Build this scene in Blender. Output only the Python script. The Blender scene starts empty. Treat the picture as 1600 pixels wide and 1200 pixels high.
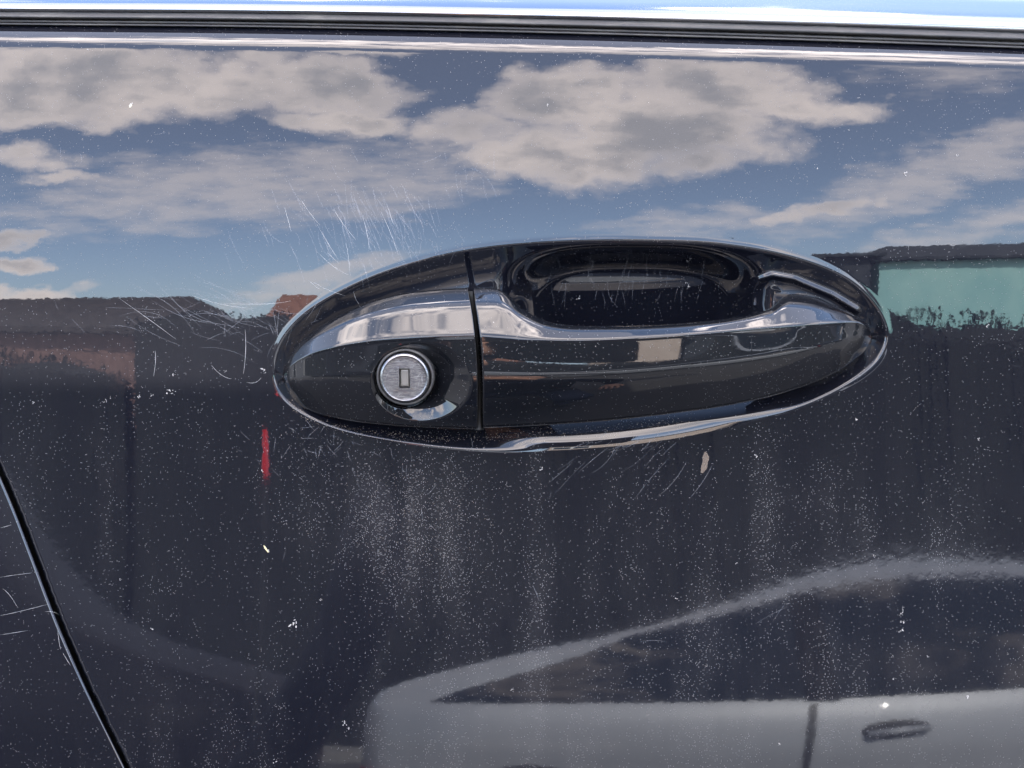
import bpy, bmesh, math, random
import numpy as np
from mathutils import Vector, Matrix
R = math.radians
rng = np.random.default_rng(7); random.seed(7)
# ---- MATH BEGIN: the door's sheet-metal surface and a way to measure points on it
HZ = 1.25                                   # height of the handle above the ground
PITCH = math.radians(14.0); DIST = 0.402; TAN = math.tan(math.radians(25.0))
CAM = np.array([0.0, -DIST*math.cos(PITCH), HZ + DIST*math.sin(PITCH)])
FWD = np.array([0.0, math.cos(PITCH), -math.sin(PITCH)])
UPV = np.array([0.0, math.sin(PITCH), math.cos(PITCH)])
# slope of the side of the car: (height above the crease, how far the panel leans back in degrees)
LEAN = [(-.9, -4), (-.45, 0), (-.25, 7), (-.159, 11.3), (-.143, 11.9), (-.127, 12.6), (-.107, 14.0), (-.098, 14.7), (-.088, 14.8), (-.0755, 14.3),
        (-.052, 12.9), (-.027, 11.2), (-.006, 9.7), (.004, 8.9), (.012, 8.5), (.028, 8.2), (.041, 8.9), (.080, 14.2), (.110, 20.0), (.135, 24), (.18, 30), (.4, 40)]
_w = np.linspace(-.9, .4, 2601)
_l = np.interp(_w, [a for a, b in LEAN], [b for a, b in LEAN])
_k = np.exp(-0.5*(np.arange(-30, 31)/9.0)**2); _k /= _k.sum()
_l = np.convolve(np.pad(_l, 30, mode='edge'), _k, mode='valid')
_F = np.concatenate([[0], np.cumsum(np.tan(np.radians((_l[1:]+_l[:-1])/2))*np.diff(_w))]); _F -= np.interp(0, _w, _F)
TILT = 0.044
def skin(x, z):                             # inward position y of the smooth sheet metal
    return np.interp(z - HZ - TILT*x, _w, _F) + x*x/5.0
def at(px, py, off=0.0):                    # the point of the panel (raised by off metres) seen at a place of the photograph
    px, py, off = np.broadcast_arrays(np.asarray(px, float), np.asarray(py, float), np.asarray(off, float))
    a = (px-800)/800*TAN; b = (600-py)/800*TAN
    d = FWD + np.stack([a, b*UPV[1], b*UPV[2]], -1)
    t = np.full(px.shape, DIST)
    for _ in range(40):
        x = CAM[0]+t*d[..., 0]; z = CAM[2]+t*d[..., 2]
        t = t*0.4 + 0.6*(skin(x, z) - off - CAM[1])/d[..., 1]
    return CAM + t[..., None]*d
# ---- MATH END

# ------------------------------------------------------------------ camera
S = bpy.context.scene; COL = S.collection
cd = bpy.data.cameras.new('camera'); cam = bpy.data.objects.new('camera', cd); COL.objects.link(cam)
cam.location = CAM.tolist(); cam.rotation_euler = (R(90)-PITCH, 0, 0)
cd.sensor_width = 36; cd.lens = 18/TAN; cd.clip_start = 0.01; cd.clip_end = 2000
cd.dof.use_dof = False
S.camera = cam
S.view_settings.view_transform = 'Standard'; S.view_settings.look = 'None'
S.view_settings.gamma = 1; S.view_settings.exposure = 3.35; S.view_settings.use_curve_mapping = False
S.cycles.max_bounces = 8; S.cycles.glossy_bounces = 6; S.cycles.use_denoising = True

# ------------------------------------------------------------------ node helper
class NT:
    def __init__(s, tree): s.t = tree; s.n = tree.nodes; s.l = tree.links
    def put(s, sock, v):
        if isinstance(v, bpy.types.NodeSocket): s.l.new(v, sock)
        elif v is not None: sock.default_value = v
    def m(s, op, a, b=None, c=None, clamp=False):
        n = s.n.new('ShaderNodeMath'); n.operation = op; n.use_clamp = clamp
        for i, v in enumerate((a, b, c)):
            if v is not None: s.put(n.inputs[i], v)
        return n.outputs[0]
    def v(s, op, a, b=None, out=0):
        n = s.n.new('ShaderNodeVectorMath'); n.operation = op
        s.put(n.inputs[0], a)
        if b is not None: s.put(n.inputs[3] if op == 'SCALE' else n.inputs[1], b)
        return n.outputs[out]
    def xyz(s, x, y, z):
        n = s.n.new('ShaderNodeCombineXYZ')
        for i, q in enumerate((x, y, z)): s.put(n.inputs[i], q)
        return n.outputs[0]
    def sep(s, v):
        n = s.n.new('ShaderNodeSeparateXYZ'); s.put(n.inputs[0], v); return n.outputs
    def noise(s, vec, scale, detail=4, rough=.5, dist=0.0, col=False):
        n = s.n.new('ShaderNodeTexNoise'); s.put(n.inputs['Vector'], vec); n.inputs['Scale'].default_value = scale
        n.inputs['Detail'].default_value = detail; n.inputs['Roughness'].default_value = rough; n.inputs['Distortion'].default_value = dist
        return n.outputs[1 if col else 0]
    def voro(s, vec, scale, feature='F1', out=0, rnd=1.0):
        n = s.n.new('ShaderNodeTexVoronoi'); n.feature = feature; s.put(n.inputs['Vector'], vec); n.inputs['Scale'].default_value = scale
        n.inputs['Randomness'].default_value = rnd
        return n.outputs[out]
    def step(s, x, a, b, lo=0.0, hi=1.0):
        n = s.n.new('ShaderNodeMapRange'); n.interpolation_type = 'SMOOTHSTEP'
        s.put(n.inputs[0], x)
        for i, q in enumerate((a, b, lo, hi)): s.put(n.inputs[i+1], q)
        return n.outputs[0]
    def mix(s, f, a, b):
        n = s.n.new('ShaderNodeMix'); n.data_type = 'RGBA'; s.put(n.inputs[0], f)
        s.put(n.inputs[6], a if isinstance(a, bpy.types.NodeSocket) else (*a, 1)); s.put(n.inputs[7], b if isinstance(b, bpy.types.NodeSocket) else (*b, 1))
        return n.outputs[2]
    def map(s, vec, loc=(0,0,0), rot=(0,0,0), scale=(1,1,1), kind='POINT'):
        n = s.n.new('ShaderNodeMapping'); n.vector_type = kind; s.put(n.inputs[0], vec)
        n.inputs[1].default_value = loc; n.inputs[2].default_value = rot; n.inputs[3].default_value = scale
        return n.outputs[0]

# ------------------------------------------------------------------ world: clear sky with broken cloud
SUN_EL, SUN_AZ = R(42), R(12)               # the sun stands behind the car, a little to the right
W = bpy.data.worlds.new('World'); S.world = W; W.use_nodes = True
t = NT(W.node_tree); t.n.clear()
sky = t.n.new('ShaderNodeTexSky'); sky.sky_type = 'NISHITA'; sky.sun_disc = False
sky.sun_elevation = SUN_EL; sky.sun_rotation = SUN_AZ; sky.altitude = 100; sky.dust_density = 0.6; sky.ozone_density = 2.0
tc = t.n.new('ShaderNodeTexCoord').outputs['Generated']
x, y, z = t.sep(tc)
az = t.m('ARCTAN2', x, t.m('MULTIPLY', y, -1)); el = t.m('ARCSINE', z); e = t.m('MAXIMUM', t.m('MINIMUM', el, .95), .0)
def poly(terms):
    acc = None
    for c, fs in terms:
        v = c
        for f in fs: v = t.m('MULTIPLY', v, f)
        acc = v if acc is None else t.m('ADD', acc, v)
    return acc
# a chart of the part of the sky that the door mirrors
X = poly([(8.308, []), (13.15, [az]), (1.4055, [az, e]), (-7.59, [az, e, e]), (.478, [az, az, az])])
Y = poly([(5.78, []), (-9.5, [el]), (6.9, [el, el]), (-3.6, [el, el, el]), (-.37, [az]), (.0, [az, el]), (-.95, [az, az])])
q = t.xyz(X, Y, 0.0)
warp = t.v('SUBTRACT', t.noise(t.map(q, scale=(1, 2.0, 1)), 1.1, 5, .55, col=True), (.5, .5, .5))
qw = t.v('ADD', q, t.v('MULTIPLY', warp, (1.5, .62, 0)))
def blobs(lst, acc=None):
    for cx, cy, rx, ry, rot, w in lst:
        mp = t.map(qw, (cx, cy, 0), (0, 0, R(rot)), (rx, ry, 1), 'TEXTURE')
        ln = t.v('LENGTH', mp, None, 1)
        g = t.m('MULTIPLY', t.m('SUBTRACT', 1.0, t.m('POWER', ln, 2.0)), w)
        acc = g if acc is None else t.m('MAXIMUM', acc, g)
    return acc
THICK = [(1.6, 1.25, 3.4, .62, 3, 1), (1.0, 1.55, 2.4, .5, 2, 1), (8.3, -.8, 9.0, .85, 1, .42), (1.5, -1.5, 4, .8, 0, 1), (14.5, -1.0, 3, .5, 0, .8), (4.9, 1.35, 1.7, .50, 8, 1), (5.4, 1.9, 1.3, .26, 3, .8), (.4, 1.75, 1.7, .28, 2, .8),
         (9.0, 1.60, 1.5, .62, 0, 1), (10.1, 1.95, 2.6, .85, 2, 1), (8.9, 2.45, 1.9, .62, 3, 1), (11.2, 1.45, 1.9, .62, 5, 1), (12.6, 1.75, 1.5, .30, 3, .8),
         (7.4, 2.1, 1.2, .45, 0, .7), (10.6, 2.4, 1.4, .40, -3, .7),
         (.2, 3.72, .75, .15, -4, .8), (.6, 4.13, .6, .16, 3, .9), (.5, 2.45, .9, .2, 2, .6), (.9, 2.75, .5, .12, 2, .55), (.3, 4.62, 1.3, .13, -5, .8),
         (13.0, 3.28, 1.1, .2, -14, .75), (5.7, .78, .8, .16, 3, .7), (-3.0, 2.2, 2.2, 1.2, 0, .9), (-4.5, 0, 3, 1.5, 0, .9),
         (19.5, 2.4, 2.0, .9, -10, .8), (21, .2, 2.4, .9, 0, .9), (8, -2.2, 9.0, .8, 2, .42), (15, -2.6, 4.0, .8, 0, .5)]
THIN = [(3.8, 2.95, 4.5, .75, -5, .8), (6.3, 3.0, 2.0, .5, -8, .7), (14.6, 2.75, 3.2, .55, -20, .85), (15.5, 3.5, 2.5, .35, -16, .7), (14.8, 1.1, 1.7, .45, 4, .5),
        (5.2, 4.38, 1.7, .22, -12, .9), (11.6, 3.5, 2.6, .3, -3, .6)]
thick = blobs(THICK); thin = blobs(THIN)
fine = t.noise(t.map(q, scale=(1, 2.6, 1)), 1.9, 6, .55, .3)
fine0 = t.m('SUBTRACT', fine, .5)
near = t.m('LESS_THAN', t.m('ABSOLUTE', az), 1.75)
gen_n = t.noise(tc, 2.6, 7, .6, .3)
generic = t.step(gen_n, .50, .64)
dT = t.m('ADD', thick, t.m('ADD', t.m('MULTIPLY', t.m('SUBTRACT', t.noise(t.map(q, (5, 2, 0), scale=(1, 1.9, 1)), 1.1, 3, .5), .5), 1.5), t.m('MULTIPLY', fine0, .75)))
aT = t.step(dT, -.35, .85)
dN = t.m('ADD', thin, t.m('MULTIPLY', t.m('SUBTRACT', t.noise(t.map(q, rot=(0, 0, R(14)), scale=(.7, 3.2, 1)), 1.7, 6, .6), .5), 1.8))
aN = t.m('ADD', .07, t.m('MULTIPLY', t.step(dN, -.1, 1.0), .5))
aC = t.m('MULTIPLY', t.m('MAXIMUM', aT, aN), near)
aC = t.m('ADD', aC, t.m('MULTIPLY', generic, t.m('SUBTRACT', 1.0, near)))
shade = t.m('MULTIPLY', t.m('SUBTRACT', t.noise(t.map(q, (3, 1, 0), scale=(.6, 1.1, 1)), .9, 3, .5), .5), 1.5)
core = t.m('MULTIPLY', t.step(t.m('ADD', dT, shade), .30, 1.30), near)
SKY_S = 0.11
cream, grey = (9.4, 8.3, 7.8), (4.2, 4.1, 4.35)
lit = t.step(t.v('DOT_PRODUCT', tc, (math.sin(SUN_AZ)*math.cos(SUN_EL), math.cos(SUN_AZ)*math.cos(SUN_EL), math.sin(SUN_EL)), 1), -.05, .75, 1.0, 3.2)   # thin cloud glows toward the sun
ccol = t.v('SCALE', t.mix(core, cream, grey), lit)
aF = t.m('MULTIPLY', aC, .93)
low = t.step(el, .28, .0, 0, .42)                     # pale air near the horizon
skyc = t.mix(low, sky.outputs[0], (2.6, 2.9, 3.4))
col = t.mix(aF, skyc, ccol)
bg = t.n.new('ShaderNodeBackground'); t.put(bg.inputs[0], col); bg.inputs[1].default_value = SKY_S
wo = t.n.new('ShaderNodeOutputWorld'); t.l.new(bg.outputs[0], wo.inputs[0])
sd = bpy.data.lights.new('sun', 'SUN'); sun = bpy.data.objects.new('sun', sd); COL.objects.link(sun)
sd.energy = 2.6; sd.angle = R(.53); sd.color = (1, .95, .87)
sdir = Vector((math.sin(SUN_AZ)*math.cos(SUN_EL), math.cos(SUN_AZ)*math.cos(SUN_EL), math.sin(SUN_EL)))
sun.rotation_euler = sdir.to_track_quat('Z', 'Y').to_euler(); sun.location = (0, 30, 30)

# ------------------------------------------------------------------ object helpers
def link(name, me, mats, parent=None):
    o = bpy.data.objects.new(name, me); COL.objects.link(o)
    for mm in (mats if isinstance(mats, (list, tuple)) else [mats]):
        if mm and mm.name not in [q.name for q in me.materials]: me.materials.append(mm)
    if parent: o.parent = parent
    return o
def tag(o, label=None, cat=None, group=None, kind=None):
    if label: o['label'] = label
    if cat: o['category'] = cat
    if group: o['group'] = group
    if kind: o['kind'] = kind
    return o
def empty(name, loc, label, cat, group=None, rz=0):
    o = bpy.data.objects.new(name, None); COL.objects.link(o); o.location = loc; o.rotation_euler = (0, 0, rz); o.empty_display_size = .1
    return tag(o, label, cat, group)
def mesh(name, vs, fs, smooth=True):
    me = bpy.data.meshes.new(name); me.from_pydata([tuple(map(float, v)) for v in vs], [], [tuple(map(int, f)) for f in fs]); me.update()
    if smooth: me.polygons.foreach_set('use_smooth', [True]*len(me.polygons))
    return me
def grid_faces(n, m, wrap_m=False, wrap_n=False):
    i = np.arange(n if wrap_n else n-1); j = np.arange(m if wrap_m else m-1)
    I, J = np.meshgrid(i, j, indexing='ij'); I = I.ravel(); J = J.ravel(); I2 = (I+1) % n; J2 = (J+1) % m
    return np.stack([I*m+J, I2*m+J, I2*m+J2, I*m+J2], 1)
def face_out(vs, fs):                        # wind the faces so that they look toward -y
    v = vs[fs[:, :3]]; nn = np.cross(v[:, 1]-v[:, 0], v[:, 2]-v[:, 0])
    return fs[:, ::-1] if nn[:, 1].sum() > 0 else fs
def grid_obj(name, P, mat, parent, wrap_m=False, wrap_n=False):
    n, m = P.shape[:2]; vs = P.reshape(-1, 3)
    return link(name, mesh(name, vs, face_out(vs, grid_faces(n, m, wrap_m, wrap_n))), mat, parent)
class MB:
    def __init__(s): s.b = bmesh.new()
    def box(s, lo, hi, bev=0.0, mi=0):
        g = bmesh.ops.create_cube(s.b, size=1)['verts']
        for v in g: v.co = Vector([lo[i]+(v.co[i]+.5)*(hi[i]-lo[i]) for i in range(3)])
        fs = {f for v in g for f in v.link_faces}
        for f in fs: f.material_index = mi
        if bev:
            bmesh.ops.bevel(s.b, geom=list({e for v in g for e in v.link_edges}), offset=bev, segments=2, affect='EDGES')
        return s
    def poly(s, pts, mi=0):
        f = s.b.faces.new([s.b.verts.new(p) for p in pts]); f.material_index = mi; return s
    def prism(s, pts, vec, mi=0):
        a = [s.b.verts.new(p) for p in pts]; c = [s.b.verts.new(Vector(p)+Vector(vec)) for p in pts]
        n = len(a); s.b.faces.new(a).material_index = mi; s.b.faces.new(c[::-1]).material_index = mi
        for i in range(n): s.b.faces.new((a[(i+1) % n], a[i], c[i], c[(i+1) % n])).material_index = mi
        return s
    def cyl(s, p0, p1, r0, r1=None, seg=16, mi=0):
        p0, p1 = Vector(p0), Vector(p1); r1 = r0 if r1 is None else r1; d = p1-p0
        g = bmesh.ops.create_cone(s.b, cap_ends=True, segments=seg, radius1=r0, radius2=r1, depth=d.length)['verts']
        M = Matrix.Translation((p0+p1)/2) @ d.to_track_quat('Z', 'Y').to_matrix().to_4x4()
        for v in g: v.co = M @ v.co
        for f in {f for v in g for f in v.link_faces}: f.material_index = mi
        return s
    def build(s, name, mats, parent=None, smooth=False):
        bmesh.ops.recalc_face_normals(s.b, faces=s.b.faces)
        me = bpy.data.meshes.new(name); s.b.to_mesh(me); s.b.free()
        if smooth: me.polygons.foreach_set('use_smooth', [True]*len(me.polygons))
        return link(name, me, mats, parent)
def spline(xs, ys, smooth=True):             # monotone-ish cubic through points
    xs = np.array(xs, float); ys = np.array(ys, float); h = np.diff(xs); dl = np.diff(ys)/h
    mm = np.zeros(len(xs)); mm[0] = dl[0]; mm[-1] = dl[-1]
    for i in range(1, len(xs)-1):
        mm[i] = 0 if dl[i-1]*dl[i] < 0 else (dl[i-1]*h[i]+dl[i]*h[i-1])/(h[i]+h[i-1])
        if dl[i-1]*dl[i] > 0: mm[i] = np.sign(mm[i])*min(abs(mm[i]), 3*min(abs(dl[i-1]), abs(dl[i])))
    def f(x):
        x = np.clip(np.asarray(x, float), xs[0], xs[-1]); k = np.clip(np.searchsorted(xs, x)-1, 0, len(xs)-2)
        u = (x-xs[k])/h[k]
        return ys[k]*(1+2*u)*(1-u)**2 + h[k]*mm[k]*u*(1-u)**2 + ys[k+1]*u*u*(3-2*u) + h[k]*mm[k+1]*u*u*(u-1)
    return f
def sst(x, a, b):
    u = np.clip((x-a)/(b-a), 0, 1); return u*u*(3-2*u)
def closed_curve(pts, n):                    # periodic Catmull-Rom, resampled evenly
    p = np.array(pts, float); N = len(p); out = []
    for i in range(N):
        a, b, c, d = p[i-1], p[i], p[(i+1) % N], p[(i+2) % N]
        for u in np.linspace(0, 1, 24, endpoint=False):
            out.append(.5*((2*b)+(c-a)*u+(2*a-5*b+4*c-d)*u*u+(3*b-a-3*c+d)*u**3))
    o = np.array(out); 
    for _ in range(30): o = (np.roll(o, 1, 0)+2*o+np.roll(o, -1, 0))/4
    L = np.concatenate([[0], np.cumsum(np.linalg.norm(np.diff(np.vstack([o, o[:1]]), axis=0), axis=1))])
    s = np.linspace(0, L[-1], n, endpoint=False); oo = np.vstack([o, o[:1]])
    return np.stack([np.interp(s, L, oo[:, 0]), np.interp(s, L, oo[:, 1])], 1)
def dist_line(P, L, closed=False):           # distance of points (k,2) to polyline (n,2)
    a = L; b = np.roll(L, -1, 0) if closed else L[1:]; a = a if closed else L[:-1]
    out = np.full(len(P), 1e9); ab = b-a; q = (ab**2).sum(1)+1e-12
    for i in range(0, len(P), 4000):
        p = P[i:i+4000, None]-a[None]; u = np.clip((p*ab[None]).sum(-1)/q, 0, 1)
        out[i:i+4000] = np.sqrt((((p-u[..., None]*ab[None])**2).sum(-1)).min(1))
    return out

# ------------------------------------------------------------------ materials
def mat(name, base, rough=.5, metal=0.0, coat=0.0, spec=.5, ior=1.45):
    m = bpy.data.materials.new(name); m.use_nodes = True; b = m.node_tree.nodes['Principled BSDF']
    b.inputs['Base Color'].default_value = (*base, 1); b.inputs['Roughness'].default_value = rough; b.inputs['Metallic'].default_value = metal
    b.inputs['Coat Weight'].default_value = coat; b.inputs['Coat Roughness'].default_value = .012; b.inputs['Specular IOR Level'].default_value = spec
    b.inputs['IOR'].default_value = ior
    return m, NT(m.node_tree), b
def bump(t, b, h, dist, strength=1.0, coat=True):
    n = t.n.new('ShaderNodeBump'); n.inputs['Strength'].default_value = strength; n.inputs['Distance'].default_value = dist; t.put(n.inputs['Height'], h)
    t.l.new(n.outputs[0], b.inputs['Normal'])
    if coat: t.l.new(n.outputs[0], b.inputs['Coat Normal'])
def paint(name, base, dusty=1.0, peel=1.0, ior=1.62, smear=.25):
    m, t, b = mat(name, base, .5, .0, 1.0, .05)
    b.inputs['Coat IOR'].default_value = ior
    oc = t.n.new('ShaderNodeTexCoord').outputs['Object']
    big = t.noise(oc, 14, 4, .6); streak = t.noise(t.map(oc, scale=(1, 1, .10)), 75, 4, .65)
    # fine dust: a film of tiny pale grains, denser low on the door, in one patch and along dried run-off streaks; plus a painted haze band
    px_, _, pz_ = t.sep(oc)
    def spot(x0, z0, sx_, sz_): 
        return t.m('EXPONENT', t.m('MULTIPLY', t.m('ADD', t.m('POWER', t.m('ABSOLUTE', t.m('DIVIDE', t.m('SUBTRACT', px_, x0), sx_)), 2.0), t.m('POWER', t.m('ABSOLUTE', t.m('DIVIDE', t.m('SUBTRACT', pz_, z0), sz_)), 2.0)), -1.0))
    lowz = t.step(pz_, HZ-.012, HZ-.055)
    haze_band = t.m('MULTIPLY', t.step(px_, -.04, -.12), t.m('MULTIPLY', t.step(pz_, HZ-.006, HZ+.004), t.step(pz_, HZ+.034, HZ+.018)))  # hazy reflection above the crease at left, put into the colour
    patch_ = t.m('ADD', spot(-.036, HZ-.052, .022, .026), t.m('MULTIPLY', t.m('ADD', spot(.009, HZ-.070, .004, .06), spot(.092, HZ-.055, .005, .045)), .55))
    dens = t.m('MULTIPLY', t.step(streak, .40, .72), t.step(big, .33, .66))
    dens = t.m('ADD', t.m('MULTIPLY', dens, t.m('ADD', .18, t.m('MULTIPLY', lowz, .34))), t.m('MULTIPLY', patch_, t.step(streak, .25, .6)))
    g1 = t.voro(oc, 2600); r1 = t.sep(t.voro(oc, 2600, out=1))[0]
    grain = t.m('MULTIPLY', t.m('LESS_THAN', g1, .40), t.m('LESS_THAN', r1, t.m('ADD', .02, t.m('MULTIPLY', dens, .30))))
    film = t.m('MULTIPLY', t.m('ADD', t.m('ADD', t.m('MULTIPLY', haze_band, .05), t.m('MULTIPLY', lowz, .004)), t.m('MULTIPLY', dens, .055)), dusty)
    col = t.mix(t.m('MULTIPLY', grain, .21*dusty), t.mix(film, base, (.21, .20, .20)), (.34, .32, .31))
    t.put(b.inputs['Base Color'], col)
    t.put(b.inputs['Coat Roughness'], t.m('ADD', t.m('ADD', .014, t.m('MULTIPLY', t.m('MULTIPLY', lowz, dusty), .018)), t.m('ADD', t.m('MULTIPLY', grain, .35), t.m('MULTIPLY', t.step(t.noise(oc, 55, 5, .6, 1.5), .50, .68), .05*smear))))
    peeln = t.m('ADD', t.noise(oc, 260, 2, .5), t.m('MULTIPLY', t.noise(oc, 900, 1, .5), .10))
    bump(t, b, peeln, 4.4e-6*peel)
    return m
M_PAINT = paint('midnight_blue_paint', (.0031, .0036, .0070))
M_HANDLE = paint('midnight_blue_handle_paint', (.0035, .0042, .0062), .75, .6, 1.56, 1.0)
M_CHROME, t, b = mat('satin_bright_trim', (.30, .30, .31), .10, 1.0)
oc = t.n.new('ShaderNodeTexCoord').outputs['Object']; bump(t, b, t.noise(t.map(oc, scale=(.03, 1, 1)), 900, 3), 6e-6, coat=False)
M_RUBBER, t, b = mat('black_rubber', (.028, .027, .026), .5, 0, 0, .5)
oc = t.n.new('ShaderNodeTexCoord').outputs['Object']
t.put(b.inputs['Base Color'], t.mix(t.step(t.noise(t.map(oc, scale=(.15, 1, 1)), 260, 5, .65), .45, .75), (.045, .044, .046), (.11, .105, .095)))
M_STEEL, t, b = mat('brushed_steel', (.52, .51, .52), .30, 1.0)
oc = t.n.new('ShaderNodeTexCoord').outputs['Object']
sc = t.noise(t.map(oc, rot=(0, R(33), 0), scale=(.12, 1, 1)), 4200, 3, .6); sc2 = t.noise(t.map(oc, rot=(0, R(-24), 0), scale=(.09, 1, 1)), 3300, 3, .6)
t.put(b.inputs['Roughness'], t.m('ADD', .20, t.m('MULTIPLY', sc, .22)))
t.put(b.inputs['Base Color'], t.mix(t.step(t.m('MULTIPLY', sc, sc2), .18, .36), (.15, .15, .165), (.31, .305, .30)))
bump(t, b, t.m('ADD', sc, sc2), 1.6e-5, coat=False)
M_DARK = mat('dark_cavity', (.004, .004, .004), .7)[0]
M_SLOT = mat('key_slot_shutter', (.20, .19, .175), .45, .6)[0]
M_DUST = mat('pale_grit', (.30, .29, .28), .9, spec=.1)[0]
M_DUSTD = mat('tan_grit', (.24, .20, .16), .9, spec=.1)[0]
def see(name, base, a):
    m, t, b = mat(name, base, .8, spec=.1); b.inputs['Alpha'].default_value = a; return m
M_SCR = see('clearcoat_scratch', (.38, .39, .42), .28)
M_SCR2 = see('deep_scratch', (.50, .50, .50), .55)
# ================================================================== the car: side panel, recess, handle
car = empty('car', (0, 0, 0), 'dark midnight blue car seen close at its front door handle, dusty and scratched', 'car')
OUT = [(424,585),(429,552),(449,516),(485,482),(540,450),(600,424),(680,400),(760,385),(850,377),(950,374),(1050,375),(1120,379),(1200,391),(1270,410),
       (1320,432),(1355,460),(1378,490),(1388,522),(1381,550),(1360,576),(1320,604),(1260,633),(1180,659),(1100,679),(1020,693),(930,703),(840,707),(740,704),
       (650,695),(560,680),(500,662),(455,637),(432,611)]
NA = 720
E0 = closed_curve(OUT, NA); CT = np.array([905., 540.])
Tline = spline([-900,0,400,800,1200,1600,2400], [8,17,20,27,37,50,84])     # lower edge of the bright moulding
Sline = lambda x: Tline(x) + 24 + 3*np.clip(np.asarray(x)/1600, 0, 1.5)     # upper edge of the door skin
Gline = spline([0,100,300,500,640,715,800,860,985,1085,1200,1400,1700], [-345,-310,-215,-108,-38,0,37,60,108,152,208,300,425])  # rear edge of the door, x over y
PXM = .235e-3
LEDGE = np.array([(1176,478),(1178,452),(1186,437),(1206,430),(1240,436),(1300,461),(1338,484)], float)
def recess(px, py, inside):                  # depth of the recess below the sheet metal, metres
    P = np.stack([px.ravel(), py.ravel()], 1); d = dist_line(P, E0, True).reshape(px.shape)
    r = np.clip(d*PXM, 0, None)
    dep = np.where(r < .0016, .85*r*r/(2*.0016), .85*.0008 + .85*((r-.0016) - (r-.0016)**2/(2*.0125)))
    dmax = .85*.0008 + .85*.0125/2
    dep = np.where(r > .0141, dmax, dep)
    # the lower lip rolls in gently before it drops
    a_ = .0125; pb = np.where(r < a_, .80*(r/a_)**2.4*a_/2.4 if False else .80*a_/2.3*(r/a_)**2.3, .80*a_/2.3+.80*((r-a_)-(r-a_)**2/.010)); pb = np.where(r > a_+.005, .80*a_/2.3+.80*.0025, pb)
    lw = sst(py, 600, 660)*sst(px, 690, 860)*(1-sst(px, 1200, 1330)); dep = dep*(1-lw)+pb*lw
    dep = dep - .00007*(1-lw)*np.exp(-(d/3.5)**2)
    q = ((np.abs(px-988)/218)**2.9 + (np.abs(py-482)/100)**2.9)**(1/2.9)
    dep = dep + (.018-.0042*np.clip((482-py)/90, -1, 1.2))*(1-sst(q, .60, 1.03))
    dl = dist_line(P, LEDGE).reshape(px.shape)
    dep = dep - .0013*np.exp(-(dl/5.0)**2)
    return np.where(inside, dep, -.00007*(1-sst(py, 560, 640))*np.exp(-(d/3.5)**2))
def edge_roll(px, py):                       # the skin turns inward just under the window seal
    h = (py - Sline(px))*PXM
    return np.where(h < .0075, .5*.70/.0075*(.0075-np.clip(h, -.002, None))**2, 0)
# --- outer boundary of the door skin, hit along each ray from the centre
D0 = E0-CT; D0n = D0/np.linalg.norm(D0, axis=1)[:, None]
ts = np.arange(0, 2600, 1.5)
Q = CT[None, None]+D0n[:, None]*ts[None, :, None]
ok = (Q[..., 1] > Sline(Q[..., 0])) & (Q[..., 1] < 1690) & (Q[..., 0] < 2080) & (Q[..., 0] > Gline(Q[..., 1]))
B0 = CT + D0n*ts[np.argmin(ok, 1)-1][:, None]
u = np.concatenate([[0, .003, .007, .012, .018], np.linspace(0, 1, 95)[1:]**1.25*.975+.022]); u = np.unique(np.clip(u, 0, .997)); u = np.append(u, [.999, 1.0])
outer = E0[None]+(B0-E0)[None]*u[:, None, None]
s_in = np.concatenate([1-np.arange(1, 45)*.0034, np.linspace(.845, .03, 118)])
inner = CT[None]+(E0-CT)[None]*s_in[:, None, None]
rings = np.concatenate([inner[::-1], outer]); ni = len(inner)
ins = np.zeros(rings.shape[:2], bool); ins[:ni] = True
off = -recess(rings[..., 0], rings[..., 1], ins) - edge_roll(rings[..., 0], rings[..., 1])
# edge turned in at the shut line: extra rings past the boundary
ext = []
exo = []
for a_, dn in ((3.0, .0003), (5.0, .0010), (6.0, .0022), (6.2, .014)):
    ext.append(B0 + D0n*np.minimum(a_, 99)); exo.append(off[-1]-dn)
rings = np.concatenate([rings, np.array(ext)]); off = np.concatenate([off, np.array(exo)])
V = at(rings[..., 0], rings[..., 1], off); nr = len(V)
me_all = mesh('tmp', V.reshape(-1, 3), face_out(V.reshape(-1, 3), grid_faces(nr, NA, True)))
nrm = np.zeros(nr*NA*3); me_all.vertex_normals.foreach_get('vector', nrm); nrm = nrm.reshape(nr, NA, 3)
def ring_part(name, a, b_, parent):
    vs = V[a:b_].reshape(-1, 3); o = link(name, mesh(name, vs, face_out(vs, grid_faces(b_-a, NA, True))), M_PAINT, parent)
    o.data.normals_split_custom_set_from_vertices(nrm[a:b_].reshape(-1, 3).tolist()); return o
door = ring_part('front_door', ni-4, nr, car)
tag(door, 'front door skin, dusty, with scratches above the handle')
bowl = ring_part('handle_recess', 0, ni-3, car)
bpy.data.meshes.remove(me_all)
# --- panel behind the shut line
pyv = np.linspace(-40, 1750, 230); edge = Gline(pyv)-13.5
uu = np.concatenate([[0.0, .25, .8, 2.0, 4.0], np.geomspace(7, 900, 40)])
dd = np.concatenate([[.014, .0022, .0010, .0003, 0], np.zeros(40)])
PX = edge[:, None]-uu[None]+2; PY = np.repeat(pyv[:, None], len(uu), 1)
keep = pyv > 44
o = grid_obj('rear_panel', at(PX[keep], PY[keep], -dd[None]-edge_roll(PX[keep], PY[keep])), M_PAINT, car); tag(o, 'rear body panel behind the door shut line')
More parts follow.
